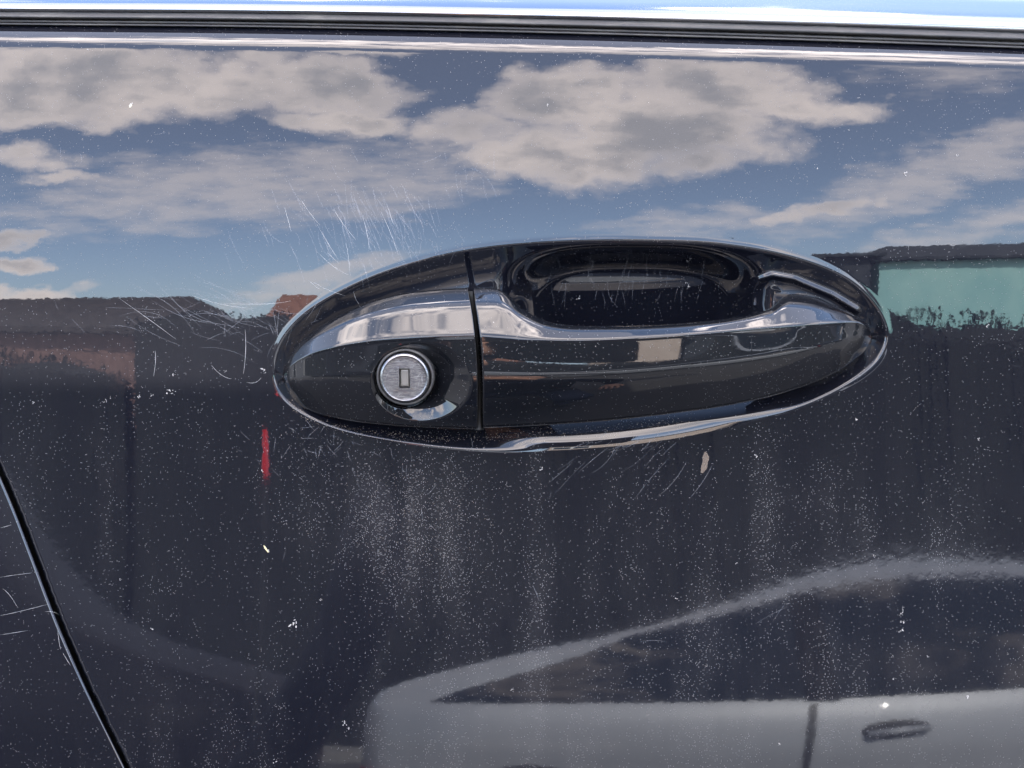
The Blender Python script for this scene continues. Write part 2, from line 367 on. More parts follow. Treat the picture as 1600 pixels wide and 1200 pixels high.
# --- inner structure seen down the gap
g = np.array([[at(x_, y_, -.020) for x_ in (-1300, -400, 200, 560)] for y_ in (700, 1100, 1740)]); grid_obj('door_jamb', g, M_DARK, car)
g = np.array([[at(x_, y_, -.020) for x_ in (-1300, -400, -100)] for y_ in (60, 300, 500, 720)]); grid_obj('door_jamb', g, M_DARK, car)
# --- mouldings along the window line: (dy in px from the lower edge of the moulding, raised by metres)
sx = np.linspace(-1300, 2500, 150)
def strip(name, prof, m, base=Tline, curve=4):
    p = np.array(prof, float); L = np.concatenate([[0], np.cumsum(np.hypot(np.diff(p[:, 0])*PXM, np.diff(p[:, 1])))])
    s = np.linspace(0, L[-1], len(p)*curve); py_ = np.interp(s, L, p[:, 0]); of = np.interp(s, L, p[:, 1])
    for _ in range(3): py_[1:-1] = (py_[:-2]+2*py_[1:-1]+py_[2:])/4; of[1:-1] = (of[:-2]+2*of[1:-1]+of[2:])/4
    k = 1+.00012*np.clip(sx, 0, 2000)
    return grid_obj(name, at(sx[:, None]+0*py_[None], base(sx)[:, None]+py_[None]*k[:, None], of[None]+0*sx[:, None]), m, car)
strip('window_moulding', [(3,-.006),(1.5,-.0005),(0,.0016),(-3,.0024),(-9,.0022),(-20,.0006),(-40,-.004),(-75,-.014),(-90,-.020)], M_CHROME, curve=6)
strip('window_seal', [(-2,-.004),(0,.0002),(2,.0008),(5,.0004),(7,.0012),(10,.0008),(11.5,-.0006),(12.4,-.0030),(13.4,-.0030),(14,-.0008),(17.5,-.0012),(18.6,-.0035),(23,-.004),(27,-.0045)], M_RUBBER)
strip('seal_lip', [(17.5,-.004),(18.4,-.0012),(20.2,-.0008),(21.6,-.0012),(22.2,-.004)], M_RUBBER)

# --- lock cover and grip: sections from the upper edge over the ridge to the lower edge
def body(name, us, px_of, yt, yr, yb, ot, orr, om, ob, back, nfront=150, dent=None, fil=.10):
    """px_of(u, py) gives the place along the photograph; all the rest are functions of u"""
    prof = []; sh_ = lambda f: float(np.interp(f, [0, .30, .42, 1], [0, .50, .62, 1]))
    for u_ in us:
        T, Rr, B = yt(u_), yr(u_), yb(u_); o1, o2, o3, o4 = ot(u_), orr(u_), om(u_), ob(u_)
        h = max(B-Rr, .2); tp = max(Rr-T, .05)
        k = min(1, (B-T)/60)
        pts = [(T+1.2*k, back(u_)), (T+.5*k, o1-.0035*k), (T, o1-.0012*k), (T+1.2*k, o1)]
        pts += [(T+tp*f, o1+(o2-o1)*(sh_(f))) for f in (.1, .2, .3, .4, .5, .6, .7, .8, .9)]
        pts += [(Rr+1.0*k, o2+.0002*k)]
        pts += [(Rr+h*f, o2+(o3-o2)*math.sin(min(f/.40, 1)*math.pi/2) if f < .40 else o3+(o4-.0058*k-o3)*((f-.40)/.60)**1.42) for f in np.linspace(.04, .98, 24)]
        pts += [(B, o4-.0072*k), (B+.3*k, o4-.0088*k), (B-1*k, o4-.0115*k), (B-2*k, back(u_))]
        p = np.array(pts); q = p*[PXM, 1]
        L = np.concatenate([[0], np.cumsum(np.linalg.norm(np.diff(q, axis=0), axis=1))]); L /= L[-1]
        # round the ridge by blurring a fine resample
        s = np.linspace(0, 1, nfront); a = np.interp(s, L, p[:, 0]); b_ = np.interp(s, L, p[:, 1])
        for _ in range(4):
            a[1:-1] = (a[:-2]+2*a[1:-1]+a[2:])/4; b_[1:-1] = (b_[:-2]+2*b_[1:-1]+b_[2:])/4
        prof.append(np.stack([a, b_], 1))
    pr = np.array(prof)
    for _ in range(3): pr[1:-1] = (pr[:-2]+2*pr[1:-1]+pr[2:])/4
    PY = pr[..., 1-1]; OF = pr[..., 1]; PX = px_of(np.asarray(us)[:, None], PY)
    if dent is not None: OF = OF - dent(PX, PY)
    return at(PX, PY, OF)
def capped(name, P, m, parent, start=True, end=True):
    n, k = P.shape[:2]; vs = P.reshape(-1, 3); fs = face_out(vs, grid_faces(n, k, True)).tolist()
    cs = []
    if start: cs.append(list(range(k)))
    if end: cs.append([(n-1)*k+i for i in range(k)][::-1])
    me = mesh(name, vs, fs+cs); 
    for i in range(len(fs), len(fs)+len(cs)): me.polygons[i].use_smooth = False
    me.validate(); return link(name, me, m, parent)
mm_ = 1e-3
LK = np.array([632., 591.]); RL = 46.0
def lock_dent(PX, PY):
    dx, dy = PX-LK[0], PY-LK[1]; r = np.hypot(dx, dy)+1e-6; ux, uy = dx/r, dy/r
    ex, ey, a, b_ = 659-LK[0], 597-LK[1], 80.0, 62.5     # the wide dish round the lock, off to the right
    A = (ux/a)**2+(uy/b_)**2; Bq = -2*(ux*ex/a**2+uy*ey/b_**2); Cq = (ex/a)**2+(ey/b_)**2-1
    r1 = (-Bq+np.sqrt(np.maximum(Bq*Bq-4*A*Cq, 0)))/(2*A)
    tt = np.clip((r-RL)/np.maximum(r1-RL, 3), 0, 1.0)
    out = .0072*(1-sst(tt, -.25, 1.0)**.9)
    q = np.clip(1-tt, 0, 1)
    wd = np.minimum(.0088, .70*np.maximum(r1-RL, 0)*PXM); dep = wd*np.where(q < .10, q*q/.20, q-.05)/.95
    dep = np.where(r < RL+.6, np.maximum(dep, .0100), dep)
    return np.where(PY > 520, dep, 0)
Rx = spline([440,455,500,540,600,672,690], [730,732,739,743,746,745,744])
us = np.sin(np.linspace(0.02, 1, 320)*math.pi/2)**1.0
us = 1-(1-np.linspace(0, 1, 340))**1.0; us = np.linspace(0, 1, 340)**1.55
X1 = lambda u_: 441+u_*(738-441)
cov = body('lock_cover', us, lambda u_, py_: 441+u_*(Rx(py_)-441),
    lambda u_: float(spline([440,446,460,485,520,570,630,690,740], [586,567,545,520,498,475,459,452,449])(X1(u_))),
    lambda u_: float(spline([440,446,456,480,520,570,640,742], [588,579,569,554,541,532,526,522])(X1(u_))),
    lambda u_: float(spline([440,446,460,485,530,600,680,748], [590,610,629,643,655,664,669,671])(X1(u_))),
    lambda u_: float(spline([440,450,480,530,600,740], [-.0045,-.002,.0015,.0042,.006,.0070])(X1(u_))),
    lambda u_: float(spline([440,447,465,500,560,640,740], [-.0040,.0015,.0065,.0115,.0160,.0188,.0200])(X1(u_))),
    lambda u_: float(spline([440,447,465,500,560,640,740], [-.0040,.0016,.0065,.0114,.0158,.0186,.0198])(X1(u_))),
    lambda u_: float(spline([440,450,480,540,740], [-.0045,.0000,.0055,.0110,.0160])(X1(u_))),
    lambda u_: -.006, dent=lock_dent, nfront=260)
lock_cover = capped('lock_cover', cov, M_HANDLE, car, False, True)
tag(lock_cover, 'fixed painted cover with the lock set in a dish')
ug = np.unique(np.concatenate([np.linspace(0, .69, 180), np.linspace(.69, .84, 120), np.linspace(.84, 1, 120)]))
Lx = spline([440,455,500,540,600,672,690], [738.5,740,747,752,754.5,754.5,754])
X2 = lambda u_: 752+u_*(1363-752)
grip = body('door_handle', ug, lambda u_, py_: (1-u_)*Lx(py_)+u_*1363,
    lambda u_: float(spline([752,785,803,820,842,872,930,1010,1080,1150,1192,1210,1224,1240,1265,1300,1335,1355,1363], [449,450,459,478,495,505,509,508,504,496,487,479,466,459,462,475,491,506,521])(X2(u_))),
    lambda u_: float(spline([752,820,900,1000,1100,1200,1280,1330,1352,1363], [523,528,530,526,519,511,504,502,509,522])(X2(u_))),
    lambda u_: float(spline([752,850,950,1050,1150,1230,1290,1335,1355,1363], [669,664,657,646,631,612,590,562,542,525])(X2(u_))),
    lambda u_: float(spline([752,800,850,1000,1150,1200,1226,1245,1300,1340,1363], [.007,.009,.014,.0165,.0155,.0130,.007,.0042,.003,.001,-.003])(X2(u_))),
    lambda u_: float(spline([752,900,1050,1200,1290,1335,1355,1363], [.020,.0215,.022,.0190,.0145,.0095,.005,-.0025])(X2(u_))),
    lambda u_: float(spline([752,900,1050,1200,1290,1330,1352,1363], [.0203,.0219,.0224,.0186,.0144,.0098,.0050,-.0022])(X2(u_))),
    lambda u_: float(spline([752,900,1050,1200,1290,1335,1355,1363], [.016,.0180,.0185,.0160,.0115,.007,.002,-.0035])(X2(u_))),
    lambda u_: float(spline([752,800,850,1000,1150,1200,1226,1363], [-.006,-.004,.006,.008,.007,.002,-.006,-.0065])(X2(u_))), nfront=170)
handle = capped('door_handle', grip, M_HANDLE, car, True, False)
tag(handle, 'painted pull grip bridging the finger pocket')
# dark rubber line in the gap between cover and grip
gp = np.array([[at(x_+float(Rx(y_))-744, y_, o_) for x_, o_ in ((741, .002), (744, .0100), (750, .0100), (755, .002))] for y_ in np.linspace(455, 672, 30)])
grid_obj('grip_gasket', gp, M_DARK, car)
# --- lock cylinder
lp = at(LK[0], LK[1], .0188); 
def lathe_frame(prof, seg=96, rect=None):
    """prof: (radius, forward) pairs, turned round the lock axis"""
    a = np.linspace(0, 2*np.pi, seg, endpoint=False); ax = np.array([0, -math.cos(R(4)), math.sin(R(4))]); up = np.array([0, math.sin(R(4)), math.cos(R(4))]); rt = np.array([1., 0, 0])
    if rect is None: ring = lambda r: np.stack([r*np.cos(a), r*np.sin(a)], 1)
    rows = []
    for r, f in prof:
        if isinstance(r, tuple):             # a rectangle traced with the same number of points
            w, h = r; ci = np.array([-14, 14, 34, 62, 82])*seg/96; cxy = np.array([(w, -h), (w, h), (-w, h), (-w, -h), (w, -h)]); ii = np.arange(seg).astype(float); ii[ii > ci[4]] -= seg
            p2 = np.stack([np.interp(ii, ci, cxy[:, 0]), np.interp(ii, ci, cxy[:, 1])], 1)
        else: p2 = np.stack([r*np.cos(a), r*np.sin(a)], 1)
        rows.append(lp + p2[:, :1]*rt + p2[:, 1:]*up + f*ax)
    return np.array(rows)
rc = math.atan2(3.45, 1.85)
def lathe(name, prof, m, parent, seg=96, closed=False):
    P = lathe_frame(prof, seg); o = grid_obj(name, P, m, parent, wrap_m=True)
    if closed:
        bm = bmesh.new(); bm.from_mesh(o.data); bm.verts.ensure_lookup_table(); n = len(prof)
        bm.faces.new([bm.verts[(n-1)*seg+i] for i in range(seg)]); bm.to_mesh(o.data); bm.free()
    return o
sub = lock_cover
cyl = lathe('lock_cylinder', [(.0088,-.006),(.0088,-.0012),(.00870,-.0006),(.0084,-.0001),(.0080,.0001),(.0077,.00000),(.0076,-.00018),(.0074,-.00022),(.0062,-.00020),(.0045,-.00018),
      ((.00215,.00375),-.00015),((.00210,.00370),.00010),((.00186,.00346),.00010),((.00182,.00342),-.0002),((.00180,.00340),-.0026)], M_STEEL, sub)
cyl.data.polygons.foreach_set('use_smooth', [True]*len(cyl.data.polygons))
md = cyl.modifiers.new('edges', 'EDGE_SPLIT'); md.split_angle = R(40)
slot = lathe('key_slot', [((.00180,.00340),-.0022),((.00145,.00300),-.0022),((.00143,.00298),-.0010),((.00125,.00280),-.0008),((.0007,.0022),-.0009)], M_SLOT, sub, closed=True)
bm = bmesh.new(); ax_ = Vector((0, -math.cos(R(4)), math.sin(R(4)))); up_ = Vector((0, math.sin(R(4)), math.cos(R(4)))); rt_ = Vector((1, 0, 0))
for _ in range(46):
    r_ = random.uniform(.0024, .0070); a = random.uniform(0, 6.283); c = Vector(lp.tolist())+rt_*r_*math.cos(a)+up_*r_*math.sin(a)-ax_*.00017
    th = random.gauss(.6, .9); d = rt_*math.cos(th)+up_*math.sin(th); n_ = ax_.cross(d); l_ = random.uniform(.0006, .0024); w_ = random.uniform(.00002, .00005)
    p_ = [c-d*l_, c+n_*w_, c+d*l_, c-n_*w_]
    if any((Vector(lp.tolist())-q_).length > .0074 or (abs((q_-Vector(lp.tolist())).x) < .0023 and abs((q_-Vector(lp.tolist())).dot(up_)) < .0039) for q_ in p_): continue
    bm.faces.new([bm.verts.new(q_) for q_ in p_])
me = bpy.data.meshes.new('key_scratches'); bm.to_mesh(me); bm.free(); tag(link('key_scratches', me, see('bright_steel_scratch', (.75, .75, .75), .6), sub), kind='stuff')
lathe('lock_ring', [(.00905,-.0045),(.0091,-.0026),(.0096,-.0020),(.0101,-.0026),(.0103,-.006)], M_RUBBER, sub)
# --- the rest of the car's side above and behind: glass, roof, so that the sun is kept off the panel
def yz(px, py, off=0): p = at(px, py, off); return float(p[1]), float(p[2])
gy, gz = yz(800, -70, -.020)
M_GLASS = mat('dark_car_glass', (.006, .008, .009), .03, 0, 0, .6)[0]
MB().prism([(-1.15, gy+.004, gz-.01), (1.05, gy+.004, gz-.01), (.55, gy+.235, gz+.42), (-.95, gy+.235, gz+.42)], (0, .004, -.001)).build('side_window', M_GLASS, car)
MB().box((-1.7, gy+.22, gz+.41), (.75, gy+1.32, gz+.47), .02).build('roof', M_PAINT, car)
MB().prism([(-1.16, gy+.012, gz-.02), (-.96, gy+.24, gz+.43), (-1.9, gy+.26, gz+.43), (-2.4, gy+.03, gz-.02)], (0, .05, 0)).build('rear_pillar', M_PAINT, car)
MB().prism([(1.06, gy+.01, gz-.02), (1.12, gy+.01, gz-.02), (.62, gy+.25, gz+.44), (.54, gy+.25, gz+.44)], (0, .06, 0)).build('front_pillar', M_PAINT, car)
MB().box((-2.4, .14, .30), (2.2, 1.6, 1.05), .05).build('underbody', M_DARK, car)

# ================================================================== grit and scratches on the paint
def surf_off(px, py):
    P = np.stack([px, py], 1)
    q = E0; ang = np.arctan2(q[:, 1]-CT[1], q[:, 0]-CT[0]); rad = np.hypot(q[:, 0]-CT[0], q[:, 1]-CT[1]); o_ = np.argsort(ang)
    a = np.arctan2(py-CT[1], px-CT[0]); rr = np.interp(a, ang[o_], rad[o_], period=2*np.pi); inside = np.hypot(px-CT[0], py-CT[1]) < rr
    return -recess(px, py, inside) - edge_roll(px, py), inside
def on_handle(px, py):
    return (px > 432) & (px < 1368) & (py > np.interp(px, [432,500,640,740,800,850,1180,1230,1368], [570,500,445,440,446,488,478,445,500])) & (py < np.interp(px, [432,500,650,1000,1200,1368], [620,660,680,664,632,540]))
def shreds(name, px, py, size, m, raise_=.00007, elong=1.0, parent=None, nside=5, offs=None):
    """irregular flakes lying on the paint, one mesh"""
    n = len(px)
    if offs is None: offs, _ = surf_off(px, py)
    c = at(px, py, offs+raise_)
    ex = at(px+2, py, offs+raise_)-c; ey = at(px, py-2, offs+raise_)-c
    ex /= np.linalg.norm(ex, axis=1)[:, None]; ey /= np.linalg.norm(ey, axis=1)[:, None]
    th = rng.uniform(0, 2*np.pi, n); el_ = elong*rng.uniform(.6, 1.6, n) if np.ndim(elong) == 0 else elong
    vs = np.zeros((n, nside, 3))
    for k in range(nside):
        a = 2*np.pi*k/nside; r_ = size*rng.uniform(.55, 1.25, n)
        u_, v_ = r_*np.cos(a)*el_, r_*np.sin(a)
        vs[:, k] = c + ex*(u_*np.cos(th)-v_*np.sin(th))[:, None] + ey*(u_*np.sin(th)+v_*np.cos(th))[:, None]
    nrm_ = np.cross(ex, ey); hi = c - np.sign(nrm_[:, 1:2])*nrm_*(size*.35)[:, None]
    vs = np.concatenate([vs, hi[:, None]], 1).reshape(-1, 3); k0 = np.arange(n)*(nside+1)
    fs = np.concatenate([np.stack([k0+k, k0+(k+1) % nside, k0+nside], 1) for k in range(nside)])
    o = link(name, mesh(name, vs, fs, False), m, parent); o['kind'] = 'stuff'; return o
def scatter(n, x0, x1, y0, y1): return rng.uniform(x0, x1, n), rng.uniform(y0, y1, n)
def gauss(n, cx, cy, sx_, sy_): return rng.normal(cx, sx_, n), rng.normal(cy, sy_, n)
def valid(px, py): return (px > Gline(py)+4) & (py > Sline(px)+8) & ~on_handle(px, py)
A = [scatter(380, 0, 1600, 620, 1200), scatter(200, 0, 1600, 60, 600), gauss(900, 650, 825, 70, 62), gauss(160, 800, 850, 90, 110), gauss(220, 480, 740, 60, 40), gauss(150, 1230, 800, 90, 80),
     gauss(160, 470, 700, 35, 30), gauss(200, 1340, 640, 50, 40), scatter(260, 830, 1180, 420, 505), scatter(260, 240, 1000, 720, 1150)]
px = np.concatenate([a[0] for a in A]); py = np.concatenate([a[1] for a in A]); k = valid(px, py); px, py = px[k], py[k]
sz = rng.lognormal(math.log(.000038), .48, len(px)); sz = np.minimum(sz, .00012)
shreds('dust', px, py, sz, M_DUST, parent=door)
q_ = rng.uniform(0, 1, 900)**1.3; gx = 452+q_*640; gy_ = np.interp(gx, [440,460,500,560,650,748,900,1090], [612,640,662,676,684,684,674,656])+rng.normal(0, 4.5, 900)
shreds('seam_grime', gx, gy_, rng.lognormal(math.log(.00007), .4, 900), M_DUSTD, parent=bowl)
px, py = gauss(500, 640, 830, 60, 60); k = valid(px, py); px, py = px[k], py[k]
shreds('brown_dust', px, py, rng.lognormal(math.log(.00006), .35, len(px)), M_DUSTD, parent=door)
px, py = scatter(240, -200, 200, 760, 1200); k = (px < Gline(py)-20); px, py = px[k], py[k]
shreds('dust', px, py, rng.lognormal(math.log(.00006), .35, len(px)), M_DUST, parent=door)
big = [(52,630,.35),(165,626,.3),(172,622,.3),(218,621,.4),(238,618,.3),(262,612,.6),(272,614,.5),(458,978,.9),(461,973,.8),(500,938,.35),(238,983,.35),(189,906,.3),(846,732,.5),(1182,715,.45),(1529,686,.45),
       (1338,655,.4),(1543,510,.5),(1408,960,.45),(1410,972,.5),(1407,985,.5),(1412,950,.4),(1395,1062,.35),(1450,1025,.3),(799,1078,.45),(1414,273,.5),(1497,242,.45),(1278,264,.35),(1342,153,.3),(1326,203,.25),
       (857,164,.35),(904,466,.55),(1073,446,.5),(538,1131,.5),(544,1137,.45),(1511,1090,.5),(1218,1162,.4),(1394,1026,.3),(1150,880,.4),(270,586,.4),(412,580,.6),(430,1190,.5),(1058,936,.3),(1366,870,.4),(410,735,.35),
       (352,580,.3),(416,856,.5),(418,860,.5),(540,130,.2),(137,78,.35),(205,163,.5)]
ba = np.array(big, float); k = 4
bx = np.repeat(ba[:, 0], k)+rng.normal(0, 2.2, len(ba)*k)*np.repeat(ba[:, 2], k)*1.6; by = np.repeat(ba[:, 1], k)+rng.normal(0, 2.2, len(ba)*k)*np.repeat(ba[:, 2], k)*1.6
shreds('stuck_grit', bx, by, np.repeat(ba[:, 2], k)*rng.uniform(.4, 1.0, len(bx))*.00062, M_DUST, .0001, 1.3, door)
# grit on cover and grip
def hoff(px, py):                            # cast onto the finished meshes
    dg = bpy.context.evaluated_depsgraph_get(); out = []
    for x_, y_ in zip(px, py):
        d = (FWD+np.array([(x_-800)/800*TAN, (600-y_)/800*TAN*UPV[1], (600-y_)/800*TAN*UPV[2]])); best = None
        for ob in (lock_cover, handle):
            hit, loc, nn, _ = ob.ray_cast(Vector(CAM), Vector(d).normalized())
            if hit and (best is None or (loc-Vector(CAM)).length < best[2]): best = (loc, nn, (loc-Vector(CAM)).length)
        out.append(best)
    return out
px, py = scatter(520, 440, 1365, 450, 675); q_, w_ = scatter(160, 1180, 1350, 560, 640); px = np.append(px, q_); py = np.append(py, w_); bm = bmesh.new()
bpy.context.view_layer.update()
for h in hoff(px, py):
    if not h: continue
    loc, nn, _ = h; nn = nn if nn.y < 0 else -nn; u_ = nn.orthogonal().normalized(); v_ = nn.cross(u_); s_ = random.lognormvariate(math.log(.00006), .35)
    vv = [bm.verts.new(loc+nn*.00005+(u_*math.cos(a)+v_*math.sin(a))*s_*random.uniform(.6, 1.3)) for a in (0, 1.3, 2.5, 3.8, 5.1)]; bm.faces.new(vv)
me = bpy.data.meshes.new('handle_dust'); bm.to_mesh(me); bm.free(); tag(link('handle_dust', me, M_DUST, handle), kind='stuff')

def ribbons(name, lines, width, m, parent, raise_=.00009):
    """thin curved scratches; each line a list of photo places"""
    vs = []; fs = []
    for L, wd in zip(lines, width):
        p = np.array(L, float); n = 14; s = np.linspace(0, 1, len(p)); f = np.linspace(0, 1, n)
        if len(p) == 3: x_ = (1-f)**2*p[0, 0]+2*f*(1-f)*p[1, 0]+f*f*p[2, 0]; y_ = (1-f)**2*p[0, 1]+2*f*(1-f)*p[1, 1]+f*f*p[2, 1]
        else: x_ = np.interp(f, s, p[:, 0]); y_ = np.interp(f, s, p[:, 1])
        of, _ = surf_off(x_, y_); c = at(x_, y_, of+raise_)
        tdir = np.gradient(c, axis=0); tdir /= np.linalg.norm(tdir, axis=1)[:, None]; sd_ = np.cross(tdir, [0, 1, 0]); sd_ /= np.linalg.norm(sd_, axis=1)[:, None]
        ww = wd*np.sin(np.linspace(.12, math.pi-.12, n))**.6*rng.uniform(.6, 1.2, n)
        b0 = len(vs)
        for i in range(n): vs += [c[i]-sd_[i]*ww[i], c[i]+sd_[i]*ww[i]]
        fs += [(b0+2*i, b0+2*i+1, b0+2*i+3, b0+2*i+2) for i in range(n-1)]
    o = link(name, mesh(name, vs, fs, False), m, parent); o['kind'] = 'stuff'; return o
def fan(n, cx, cy, sx_, sy_, ang, dang, l0, l1, bend=.12):
    out = []
    for _ in range(n):
        x_, y_ = rng.normal(cx, sx_), rng.normal(cy, sy_); a = R(ang+rng.normal(0, dang)); l = rng.uniform(l0, l1)
        d = np.array([math.cos(a), math.sin(a)]); nrm_ = np.array([-d[1], d[0]]); b_ = rng.normal(0, bend)*l; c = np.array([x_, y_])
        out.append([c-d*l/2, c+nrm_*b_, c+d*l/2])
    return out
L1 = fan(120, 560, 355, 75, 35, 66, 9, 14, 70) + fan(26, 610, 350, 60, 30, 74, 18, 20, 50) + fan(44, 340, 490, 85, 26, 22, 16, 25, 120) + fan(36, 410, 500, 55, 32, 60, 60, 10, 60) \
   + fan(44, 940, 455, 60, 24, 96, 14, 15, 65) + fan(12, 1080, 455, 40, 20, 105, 12, 15, 45) + fan(22, 965, 690, 45, 8, -38, 10, 14, 34) + fan(10, 980, 730, 60, 20, -48, 6, 40, 90) \
   + fan(40, 500, 700, 60, 30, 60, 50, 6, 26) + fan(22, 110, 270, 160, 120, 60, 40, 6, 25) + fan(9, 735, 270, 20, 20, 80, 30, 20, 50) + fan(18, 700, 770, 120, 60, 80, 25, 10, 30)
L1 = [l for l in L1 if all((v[1] > 85) and not (on_handle(np.array([v[0]]), np.array([v[1]]))[0]) for v in l)]
ribbons('fine_scratches', L1, rng.uniform(.00004, .000085, len(L1)), M_SCR, door)
L2 = [[(520,325),(535,350),(556,375)],[(595,330),(610,360),(623,400)],[(605,320),(612,345),(616,352)],[(566,335),(575,365),(577,390)],[(495,350),(515,385),(528,405)],[(498,395),(520,420),(546,430)],[(512,395),(522,405),(530,412)],
      [(488,440),(512,455),(540,462)],[(482,438),(495,450),(500,452)],[(185,465),(235,500),(275,530)],[(300,462),(350,480),(400,482)],[(383,515),(386,550),(380,585)],[(385,597),(400,602),(408,590)],[(444,322),(452,350),(455,362)],
      [(552,455),(556,470),(561,475)],[(330,570),(345,590),(362,592)],[(540,380),(545,395),(547,430)],[(240,588),(245,560),(242,548)],[(455,470),(420,478),(350,474)],[(1071,440),(1080,446),(1073,452)],[(470,310),(480,330),(500,352)]]
ribbons('deep_scratches', L2, [.000075]*len(L2), M_SCR2, door)
L3 = [[(1000,1003),(1018,998),(1042,1003)],[(1180,975),(1200,962),(1230,948)],[(1208,970),(1222,950),(1226,944)],[(650,845),(655,842),(662,840)]]
ribbons('deep_scratches', L3, [.00007]*len(L3), M_SCR, door)
def far(l): return [[(a, b_) for a, b_ in q_] for q_ in l]
_g = surf_off
L4 = [[(0,902),(25,898),(50,895)],[(0,962),(35,955),(75,944)],[(0,992),(20,989),(44,985)],[(4,920),(14,925),(28,950)],[(90,985),(92,1005),(95,1015)],[(98,1020),(104,1030),(110,1040)],[(70,956),(82,954),(92,960)],[(0,825),(8,823),(18,820)]]
ribbons('panel_scratches', L4, [.00007]*len(L4), M_SCR2, door)
# dried droplets: one tan run by the lower rim, a grass seed, a smear of dirt
bm = bmesh.new()
def smear(name, pts, w, m):
    p = np.array(pts, float); n = len(p); of, _ = surf_off(p[:, 0], p[:, 1]); c = at(p[:, 0], p[:, 1], of+.0001); l_ = at(p[:, 0]-1, p[:, 1], of+.0001)-c; l_ /= np.linalg.norm(l_, axis=1)[:, None]
    W_ = w*np.array([.35]+[1]*(n-2)+[.4])*rng.uniform(.8, 1.15, n); vs = np.stack([c-l_*W_[:, None], c+[0, -.00015, 0], c+l_*W_[:, None]], 1)
    o = grid_obj(name, vs, m, door); return tag(o, kind='stuff')
smear('dried_run', [(1102,706),(1103,714),(1102,722),(1100,731),(1097,739)], .0012, see('tan_dried_film', (.26, .21, .17), .45))
smear('grass_seed', [(412,852),(415,857),(419,863)], .0004, mat('straw', (.5, .44, .24), .8)[0])
smear('grass_seed', [(205,162),(204,165),(203,168)], .0006, mat('straw2', (.5, .46, .36), .8)[0])
# ================================================================== what stands across the street and shows in the paint
M_ASPH, t, b = mat('asphalt', (.05, .05, .052), .85)
oc = t.n.new('ShaderNodeTexCoord').outputs['Object']
t.put(b.inputs['Base Color'], t.mix(t.step(t.noise(oc, 90, 4, .7), .3, .7), (.030, .030, .032), (.060, .058, .056)))
gr = MB(); gr.box((-300, -300, -.4), (300, 300, 0)); g = gr.build('road', M_ASPH); tag(g, kind='structure')
gr = MB(); gr.box((-60, -60, 0.0), (60, -7.3, .12)); g = gr.build('pavement', mat('worn_concrete', (.12, .118, .112), .9)[0]); tag(g, kind='structure')
M_SILVER = mat('silver_car_paint', (.22, .23, .245), .50, .35, .15)[0]
M_BLACKCAR = mat('black_car_paint', (.0035, .0035, .0045), .6, 0, .0, .12)[0]
M_TINT = mat('tinted_window_glass', (.004, .005, .005), .04, 0, 0, .5)[0]
M_TYRE = mat('tyre', (.018, .018, .018), .85)[0]
M_RIM = mat('alloy_rim', (.4, .4, .41), .3, .9)[0]
M_RED = mat('red_lamp_lens', (.55, .010, .010), .15, 0, 1.0)[0]
M_CLEAR = mat('headlamp_lens', (.5, .5, .52), .08, .3, 1.0)[0]
M_TRIM = mat('black_trim', (.01, .01, .01), .5)[0]

